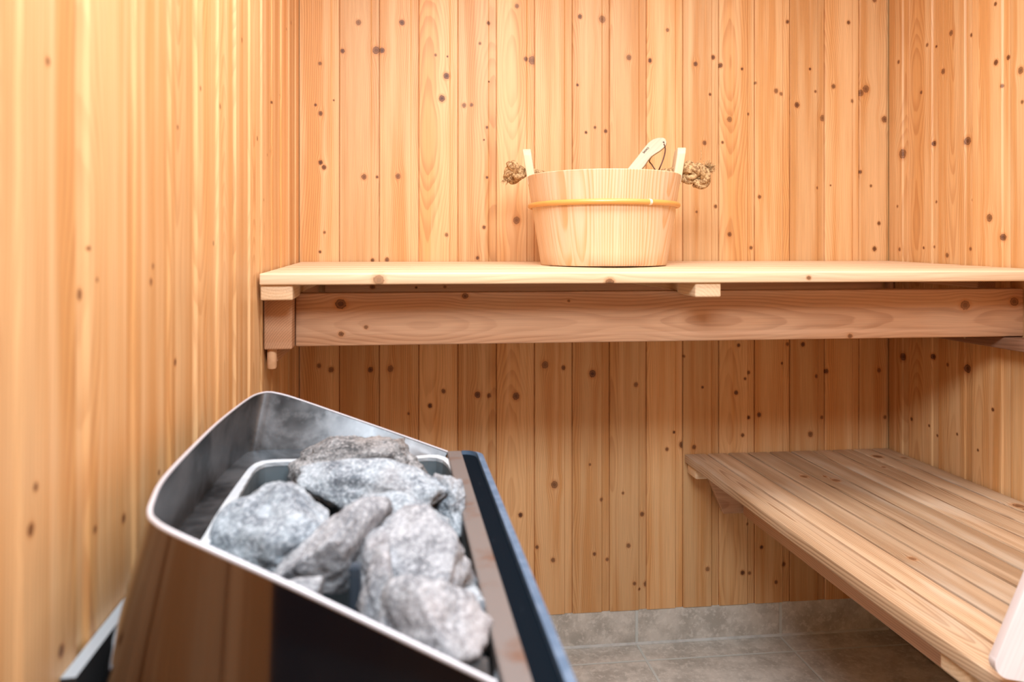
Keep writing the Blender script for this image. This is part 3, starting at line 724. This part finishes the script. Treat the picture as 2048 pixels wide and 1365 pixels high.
# ------------------------------------------------------------------ ladle leaning in the bucket
def ladle():
    LY = 1.66
    ld = thing('wooden_ladle', P(1270, 341, LY), 'pale wooden ladle with a leather cord, its handle leaning out of the bucket', 'ladle')
    # outline of the handle in pixels, top (upper) edge then lower edge
    up_ = [(1218, 385), (1236, 362), (1250, 344), (1262, 329), (1275, 313), (1287, 297), (1297, 285), (1305, 279), (1315, 275.5), (1326, 275)]
    end = [(1331, 278), (1333.5, 284), (1332, 291), (1327, 296)]
    dn_ = [(1320, 302), (1312, 307), (1303, 313), (1297, 320), (1289, 332), (1278, 345), (1266, 362), (1248, 386)]
    ol = up_+end+dn_
    dpt = lambda x, y: LY-.02+(385-y)*.0006
    front = [P(x, y, dpt(x, y)-.0) for x, y in ol]
    back_ = [v+Vector((.004, .017, .0)) for v in front]
    n_ = len(ol)
    fs = [tuple(range(n_)), tuple(range(2*n_-1, n_-1, -1))]+[(i, (i+1) % n_, n_+(i+1) % n_, n_+i) for i in range(n_)]
    g = (P(1326, 280, dpt(1326, 280))-P(1232, 380, dpt(1232, 380))).normalized()
    h = wood_solid('handle', front+back_, fs, M['ladle'], g, (1, 0, -.8), ld, bev=.0035)
    # dipping end inside the bucket: shaft into a round bowl
    bm = bmesh.new(); s = P(1236, 372, dpt(0, 372)+.006)
    bc = Vector((BC.x-.035, BC.y+.01, BZ0+.075))
    tube_into(bm, spline([s+Vector((.004, .002, .01)), (s+bc)/2+Vector((.01, 0, .01)), bc+Vector((.03, 0, .02))], 8), .0095, 12)
    new_obj('shaft', bm, M['ink'] if False else flat('ladle_shaft_birch', (.82, .68, .52), .5), ld, True)
    bm = bmesh.new(); prof = [(.0, -.024), (.02, -.023), (.034, -.014), (.041, .002), (.042, .016), (.038, .016), (.036, .003), (.030, -.009), (.018, -.017), (0, -.018)]
    rings = []
    for r_, z_ in prof: rings.append([bm.verts.new(bc+Vector((r_*math.cos(q*.2618), r_*math.sin(q*.2618), z_))) for q in range(24)] if r_ else [bm.verts.new(bc+Vector((0, 0, z_)))])
    for A_, B_ in zip(rings, rings[1:]):
        for q in range(24):
            if len(A_) == 1: bm.faces.new((A_[0], B_[(q+1) % 24], B_[q]))
            elif len(B_) == 1: bm.faces.new((A_[q], A_[(q+1) % 24], B_[0]))
            else: bm.faces.new((A_[q], A_[(q+1) % 24], B_[(q+1) % 24], B_[q]))
    bmesh.ops.recalc_face_normals(bm, faces=bm.faces)
    new_obj('bowl', bm, flat('ladle_bowl_birch', (.82, .70, .54), .5), ld, True)
    # drilled hole and cord
    bm = bmesh.new(); q = P(1327.3, 285, dpt(0, 285)-.0006)
    tube_into(bm, [q, q+Vector((.0002, .002, 0))], .0022, 12)
    new_obj('cord_hole', bm, M['ink'], h, True)
    bm = bmesh.new(); f = lambda x, y, o=-.003: P(x, y, dpt(0, 285)+o)
    tube_into(bm, spline([f(1327.5, 286, .004), f(1328.5, 290, -.003), f(1330.5, 297), f(1329.8, 306), f(1326, 320), f(1320, 335), f(1315, 346, .01)], 8), .0016, 8)
    tube_into(bm, spline([f(1330, 285, .026), f(1316, 300, .030), f(1299, 320, .022), f(1304, 330, .010), f(1311, 341, .006), f(1314, 348, .012)], 8), .0015, 8)
    new_obj('leather_cord', bm, M['cord'], ld, True)
    # burnt-in lettering
    cu = bpy.data.curves.new('lettering', 'FONT'); cu.body = 'SAWO'; cu.size = .0070; cu.extrude = .0001; cu.align_x = 'CENTER'; cu.align_y = 'CENTER'; cu.offset = .00012
    tmp = bpy.data.objects.new('lettering', cu); COL.objects.link(tmp)
    dg = bpy.context.evaluated_depsgraph_get(); me = bpy.data.meshes.new_from_object(tmp.evaluated_get(dg))
    COL.objects.unlink(tmp); bpy.data.objects.remove(tmp)
    a_, b_, c_ = front[3], front[8], front[-5]
    nrm = (b_-a_).cross(c_-a_).normalized()
    if nrm.y > 0: nrm = -nrm
    ex = (P(1297, 296, dpt(0, 296))-P(1287, 306, dpt(0, 306))); ex = (ex-nrm*ex.dot(nrm)).normalized(); ey = nrm.cross(ex)
    cpt = P(1292, 301, dpt(0, 301))
    cpt = cpt-nrm*((cpt-a_).dot(nrm))+nrm*.0005
    me.transform(Matrix.Translation(cpt) @ Matrix((ex, ey, nrm)).transposed().to_4x4())
    me.materials.clear(); new_obj('lettering', me, M['ink'], h)
ladle()

# ------------------------------------------------------------------ sauna heater
ht = thing('sauna_heater', (-.15, .76, EYE-.62), 'steel sauna stove filled with grey stones, fixed low on the left wall', 'heater')
# rim, counted from the near front corner round the back to the far front corner (x, y, z below eye)
rim_key = [P(992, 1369, .487)-Vector((0, 0, EYE)), P(640, 1200, .508)-Vector((0, 0, EYE)), P(420, 1100, .522)-Vector((0, 0, EYE)), P(338, 1062, .530)-Vector((0, 0, EYE)),
           P(310, 1044, .540)-Vector((0, 0, EYE)), P(300, 1030, .552)-Vector((0, 0, EYE)), P(304, 1005, .574)-Vector((0, 0, EYE)),
           PZ(330, 955, -.2045)-Vector((0, 0, EYE)), PZ(400, 880, -.203)-Vector((0, 0, EYE)), PZ(440, 842, -.203)-Vector((0, 0, EYE)), PZ(480, 810, -.2035)-Vector((0, 0, EYE)), PZ(505, 793, -.205)-Vector((0, 0, EYE)),
           P(522, 787, 1.008)-Vector((0, 0, EYE)), P(536, 785, 1.014)-Vector((0, 0, EYE)), P(553, 787, 1.018)-Vector((0, 0, EYE)), P(590, 797, 1.022)-Vector((0, 0, EYE)), P(700, 835, 1.032)-Vector((0, 0, EYE)), P(800, 870, 1.04)-Vector((0, 0, EYE)), P(895, 904, 1.046)-Vector((0, 0, EYE))]
rim = spline(rim_key, 6)
def wallx(Y): return -.5526+.155*(1.842-Y)
ZBOT = -.63
def low(p, z):
    k = (p.z-z)/(abs(ZBOT)-.2)
    gx = wallx(p.y)+.02
    t_ = min(1, max(0, (-.02-p.x)/.25))                    # how close to the wall side
    drop = p.z-z
    return Vector((max(p.x-drop*.285*(.25+.75*t_), gx), p.y, z))
bm = bmesh.new(); rings = []
rimW = [v+Vector((0, 0, EYE)) for v in rim]
rings.append([bm.verts.new(v) for v in rimW])
for z in (-.33, -.40, -.48, -.56, ZBOT):
    rings.append([bm.verts.new(low(p, min(z, p.z-.004))+Vector((0, 0, EYE))) for p in rim])
for A_, B_ in zip(rings, rings[1:]):
    for i in range(len(rim)-1): bm.faces.new((A_[i], A_[i+1], B_[i+1], B_[i]))
bmesh.ops.recalc_face_normals(bm, faces=bm.faces)
ce = Vector((-.18, .76, EYE-.4))
for f in bm.faces[:1]:
    if (f.calc_center_median()-ce).dot(f.normal) < 0: bmesh.ops.reverse_faces(bm, faces=bm.faces)
shell = new_obj('outer_shell', bm, M['steel_out'], ht, True)
# inner collar sheet, a hand's breadth deep, sloping in to the basket
def inset(p, d):                                   # move a plan point towards the heater axis
    c_ = Vector((-.175, .77, 0)); v = Vector((c_.x-p.x, c_.y-p.y, 0)); return p+v.normalized()*d
def linerz(x, y):                                  # basket rim falls from the wall side towards the room
    t_ = min(1, max(0, (x-(-.33+.155*(.77-y)))/.23)); return -.274-.036*t_
lin_key = [PZ(380, 1130, -.272), PZ(405, 1092, -.272), PZ(450, 1020, -.2745), PZ(495, 950, -.277), PZ(507, 935, -.278), PZ(522, 926, -.279), PZ(545, 922, -.280), PZ(590, 921, -.284), P(680, 919, .965), P(800, 917, 1.0), P(888, 917, 1.022)]
nearL = Vector((lin_key[0].x, .548, lin_key[0].z))
lin_key[0] = nearL
lin_key += [P(945, 1000, .84)*1, P(995, 1250, .565)]
lin_key[-2] = Vector((-.062, .86, EYE-.303)); lin_key[-1] = Vector((-.018, .53, EYE-.302))
lin = spline(lin_key, 8)
bm = bmesh.new()
r0 = [bm.verts.new(v-Vector((0, 0, .0012))+ (Vector((-.175, .77, v.z))-v).normalized()*.0014) for v in rimW]
def resample(pts, n_):
    d = [0]
    for a_, b_ in zip(pts, pts[1:]): d.append(d[-1]+(b_-a_).length)
    out = []; j = 0
    for i in range(n_):
        s = d[-1]*i/(n_-1)
        while j < len(d)-2 and d[j+1] < s: j += 1
        k = (s-d[j])/max(1e-9, d[j+1]-d[j]); out.append(pts[j].lerp(pts[j+1], k))
    return out
# collar: from the rim straight down, then in to the basket edge
nR = len(rimW)
lowr = [low(p, min(-.300, p.z-.02))+Vector((0, 0, EYE)) for p in rim]
lowr = [inset(v, .003) for v in lowr]
loop = resample([lin[-1]]+lin, 500)
def nearest(v, k):
    q = min(loop, key=lambda p: (p.x-v.x)**2+(p.y-v.y)**2); return q
r1 = [bm.verts.new(v.lerp(nearest(v, 0), .30)) for v in lowr]
for v, p in zip(r1, rimW): v.co.z = min(v.co.z+.012, p.z-.01)
r2 = [bm.verts.new(nearest(v, 0)-Vector((0, 0, .004))) for v in lowr]
for A_, B_ in ((r0, r1), (r1, r2)):
    for i in range(nR-1): bm.faces.new((A_[i], A_[i+1], B_[i+1], B_[i]))
bmesh.ops.recalc_face_normals(bm, faces=bm.faces)
new_obj('inner_collar', bm, M['steel_in'], ht, True)
bm = bmesh.new(); tube_into(bm, rimW, lambda t: .0021 if t < .3 else max(.0012, .0021-(t-.3)*.004), 8)
new_obj('rim_edge', bm, M['steel_rim'], ht, True)
# basket: pale rim strip and grey sides
bm = bmesh.new(); pa = resample(lin, 90)
c_ = Vector((-.175, .77, 0))
def strip_w(p, d, dz): v = Vector((c_.x-p.x, c_.y-p.y, 0)).normalized(); return p+v*d+Vector((0, 0, dz))
pb = [p for i, p in enumerate(pa) if i < 62]; pall = pa; pa = pb
A_ = [bm.verts.new(strip_w(p, -.006, 0)) for p in pa]; B_ = [bm.verts.new(strip_w(p, .0045+(.0007 if i % 2 else 0), -.001)) for i, p in enumerate(pa)]
C_ = [bm.verts.new(strip_w(p, .0045, -.006)) for p in pa]; D_ = [bm.verts.new(strip_w(p, -.0035, -.006)) for p in pa]
for X_, Y_ in ((A_, B_), (B_, C_), (D_, A_)):
    for i in range(len(pa)-1): bm.faces.new((X_[i], X_[i+1], Y_[i+1], Y_[i]))
bmesh.ops.recalc_face_normals(bm, faces=bm.faces)
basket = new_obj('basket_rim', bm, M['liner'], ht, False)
bm = bmesh.new(); pa = pall
A_ = [bm.verts.new(strip_w(p, .004, -.004)) for p in pa]; B_ = [bm.verts.new(Vector((*strip_w(p, .012, 0).xy, EYE-.50))) for p in pa]
for i in range(len(pa)-1): bm.faces.new((A_[i], A_[i+1], B_[i+1], B_[i]))
bm.faces.new((A_[-1], A_[0], B_[0], B_[-1])); bm.faces.new(B_)
bmesh.ops.recalc_face_normals(bm, faces=bm.faces)
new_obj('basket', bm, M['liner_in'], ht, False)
# front: brown steel strip, black panel, blue-grey edge
def along(px_a, px_b, z): return PZ(*px_a, z), PZ(*px_b, z)
ZS = -.299
sdir = Vector((-.1605, 1, 0)).normalized(); side = Vector((1, .155, 0)).normalized()
s0 = Vector((-.0955, 1.046, EYE+ZS)); L_ = .72
near = s0-sdir*L_
def bar(name, o0, o1, zt_, zb_, mat, back=0, bev=.001, nearcut=0):
    vs = []
    for zz in (zb_, zt_):
        for base, o_ in ((near+sdir*nearcut, o0), (near+sdir*nearcut, o1), (s0+sdir*back, o1), (s0+sdir*back, o0)):
            q_ = base+side*o_; vs.append((q_.x, q_.y, EYE+ZS+zz))
    bm = bmesh.new(); v_ = [bm.verts.new(v) for v in vs]
    for f in BOXF: bm.faces.new([v_[i] for i in f])
    bmesh.ops.recalc_face_normals(bm, faces=bm.faces)
    bmesh.ops.bevel(bm, geom=bm.edges[:], offset=bev, segments=2, affect='EDGES')
    return new_obj(name, bm, mat, ht, False)
bar('front_strip', .0, .0205, .0, -.05, M['strip'])
# black panel with rounded far corner, and its raised painted edge
def outline(o_in, o_out, rr, k=8):
    pts = [near+side*o_in, near+side*o_out, s0+side*o_out-sdir*rr]
    c2 = s0+side*(o_out-rr)-sdir*rr
    for i in range(1, k): a_ = math.pi/2*i/k; pts.append(c2+side*rr*math.cos(a_)+sdir*rr*math.sin(a_))
    pts += [s0+side*(o_out-rr), s0+side*o_in]; return pts
ol = [Vector((p.x, p.y, EYE+ZS-.006)) for p in outline(.0208, .0415, .018)]
extrude_poly('front_panel', ol, (0, 0, -.31), M['black'], ht)
bm = bmesh.new(); oo = outline(.0208, .0505, .024)[1:]; ii = outline(.0208, .0415, .018)[1:]
rgs = [[bm.verts.new((p.x, p.y, EYE+ZS+dz)) for p in q] for q, dz in ((ii, -.30), (ii, -.001), (oo, -.001), (oo, -.30))]
rgs[1] = [bm.verts.new((p.x+side.x*.001, p.y, EYE+ZS+.0)) for p in ii]
for X_, Y_ in zip(rgs, rgs[1:]):
    for i in range(len(oo)-1): bm.faces.new((X_[i], X_[i+1], Y_[i+1], Y_[i]))
bmesh.ops.recalc_face_normals(bm, faces=bm.faces)
new_obj('painted_edge', bm, M['blue'], ht, False)
# lower front body that closes the cavity
# wall bracket
bsl = [P0+TL*((1.842-Y)/-TL.y) for Y in (1.0, .552)]
pl = [bsl[0]+NL*.001, bsl[1]+NL*.001, bsl[1]+NL*.0125, bsl[0]+NL*.0125]
bm = bmesh.new()
v_ = [bm.verts.new((p.x, p.y, EYE+z)) for z in (-.64, -.335) for p in pl]
for f in BOXF: bm.faces.new([v_[i] for i in f])
bmesh.ops.recalc_face_normals(bm, faces=bm.faces)
bm.normal_update()
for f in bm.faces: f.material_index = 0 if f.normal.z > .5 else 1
new_obj('wall_bracket', bm, [M['bracket'], M['dark']], ht)
# heating element
q_ = P(708, 1135, .60)
extrude_poly('heating_element', [(q_.x-.0042, q_.y, q_.z), (q_.x+.0042, q_.y, q_.z), (q_.x+.0042, q_.y, EYE-.49), (q_.x-.0042, q_.y, EYE-.49)], (0, .012, 0), M['element'], ht, .0018)

# ------------------------------------------------------------------ stones
def stone(px, py, Y, dims, rot, seed, mat, label, rough=.10, dz=0):
    rnd = random.Random(seed)
    bm = bmesh.new(); bmesh.ops.create_icosphere(bm, subdivisions=5, radius=1)
    pl = []
    for _ in range(13):
        v = Vector((rnd.gauss(0, 1), rnd.gauss(0, 1), rnd.gauss(0, 1))).normalized(); pl.append((v, rnd.uniform(.60, .95)))
    off = Vector((rnd.uniform(0, 50), rnd.uniform(0, 50), rnd.uniform(0, 50)))
    for v in bm.verts:
        d = v.co.normalized(); acc = 0
        vals = [dd/max(.05, d.dot(nv)) for nv, dd in pl]+[1.1]
        m_ = min(vals); k = 55.
        s = sum(math.exp(-k*(x-m_)) for x in vals); r_ = m_-math.log(s)/k
        nz = noise.fractal(d*2.2+off, .8, 2.1, 6)*rough+noise.ridged_multi_fractal(d*4+off, 1., 2.2, 4, 1., 2.)*rough*.12
        v.co = d*(r_+nz)
    # normalise to unit half extents
    ext = [max(abs(v.co[i]) for v in bm.verts) for i in range(3)]
    Rm = Matrix.Rotation(math.radians(rot[2]), 3, 'Z') @ Matrix.Rotation(math.radians(rot[1]), 3, 'Y') @ Matrix.Rotation(math.radians(rot[0]), 3, 'X')
    for v in bm.verts: v.co = Rm @ Vector([v.co[i]/ext[i]*dims[i] for i in range(3)])
    o = new_obj('sauna_stone', bm, mat, None, False)
    o.data.polygons.foreach_set('use_smooth', [True]*len(o.data.polygons))
    o.location = P(px, py, Y)+Vector((0, 0, dz))
    tag(o, label, 'stone', 'stones heaped in the stove')
    return o
# (px, py, Y, half extents, rotation xyz)
stone(722, 935, .935, (.094, .050, .046), (8, -6, 4), 1, M['stone_d'], 'rough brown-grey stone at the back of the stove, farthest and topmost of the heap', .16)
stone(757, 982, .825, (.098, .044, .034), (24, 4, -3), 2, M['stone'], 'broad pale flat stone across the middle of the heap, before the rough brown one', .08)
stone(553, 1078, .685, (.068, .070, .044), (26, -14, 12), 3, M['stone'], 'large blotchy blue-grey stone on the left of the heap beside the pale basket rim', .10)
stone(672, 1098, .655, (.032, .064, .042), (20, 10, -34), 4, M['stone_w'], 'narrow wedge-shaped pinkish stone slanting between the left and right large stones', .07)
stone(800, 1048, .725, (.052, .036, .030), (18, 0, -8), 5, M['stone'], 'light grey stone in the centre, just below the dark crevice', .08)
stone(838, 1130, .640, (.060, .060, .040), (28, 6, 10), 6, M['stone_w'], 'big pale angular stone on the right touching the brown steel strip', .08)
stone(758, 1185, .610, (.020, .046, .036), (15, 0, 6), 7, M['stone_w'], 'narrow upright grey stone beside the dark heating tube', .06)
stone(866, 1256, .556, (.049, .050, .038), (30, 14, 24), 8, M['stone_w'], 'large pale stone nearest the viewer, lowest right of the heap', .09)
stone(600, 1195, .585, (.028, .020, .020), (10, 0, 10), 10, M['stone_w'], 'small yellowish stone tucked behind the near steel edge on the left', .08)
stone(890, 1010, .835, (.026, .052, .042), (10, 0, 20), 11, M['stone'], 'dark-edged grey stone by the far end of the brown steel strip', .12)
stone(948, 1226, .600, (.016, .022, .020), (0, 0, 0), 12, M['stone'], 'small grey stone peeking out between the nearest stone and the steel strip', .1)
stone(1012, 1368, .520, (.012, .016, .016), (0, 0, 0), 13, M['stone'], 'tiny pale stone in the near corner of the stove against the steel strip', .08)
stone(700, 1020, .80, (.028, .022, .02), (0, 0, 30), 14, M['stone_w'], 'small grey stone seen inside the dark crevice under the broad pale stone', .1, -.02)
stone(640, 1235, .62, (.036, .036, .03), (0, 0, 40), 15, M['stone_d'], 'dark stone deep in the gap beneath the wedge-shaped one', .1, -.01)
stone(650, 960, .90, (.05, .034, .030), (0, 18, -30), 17, M['stone_d'], 'dark pitted stone on the back left of the heap, under the rough brown one', .14)
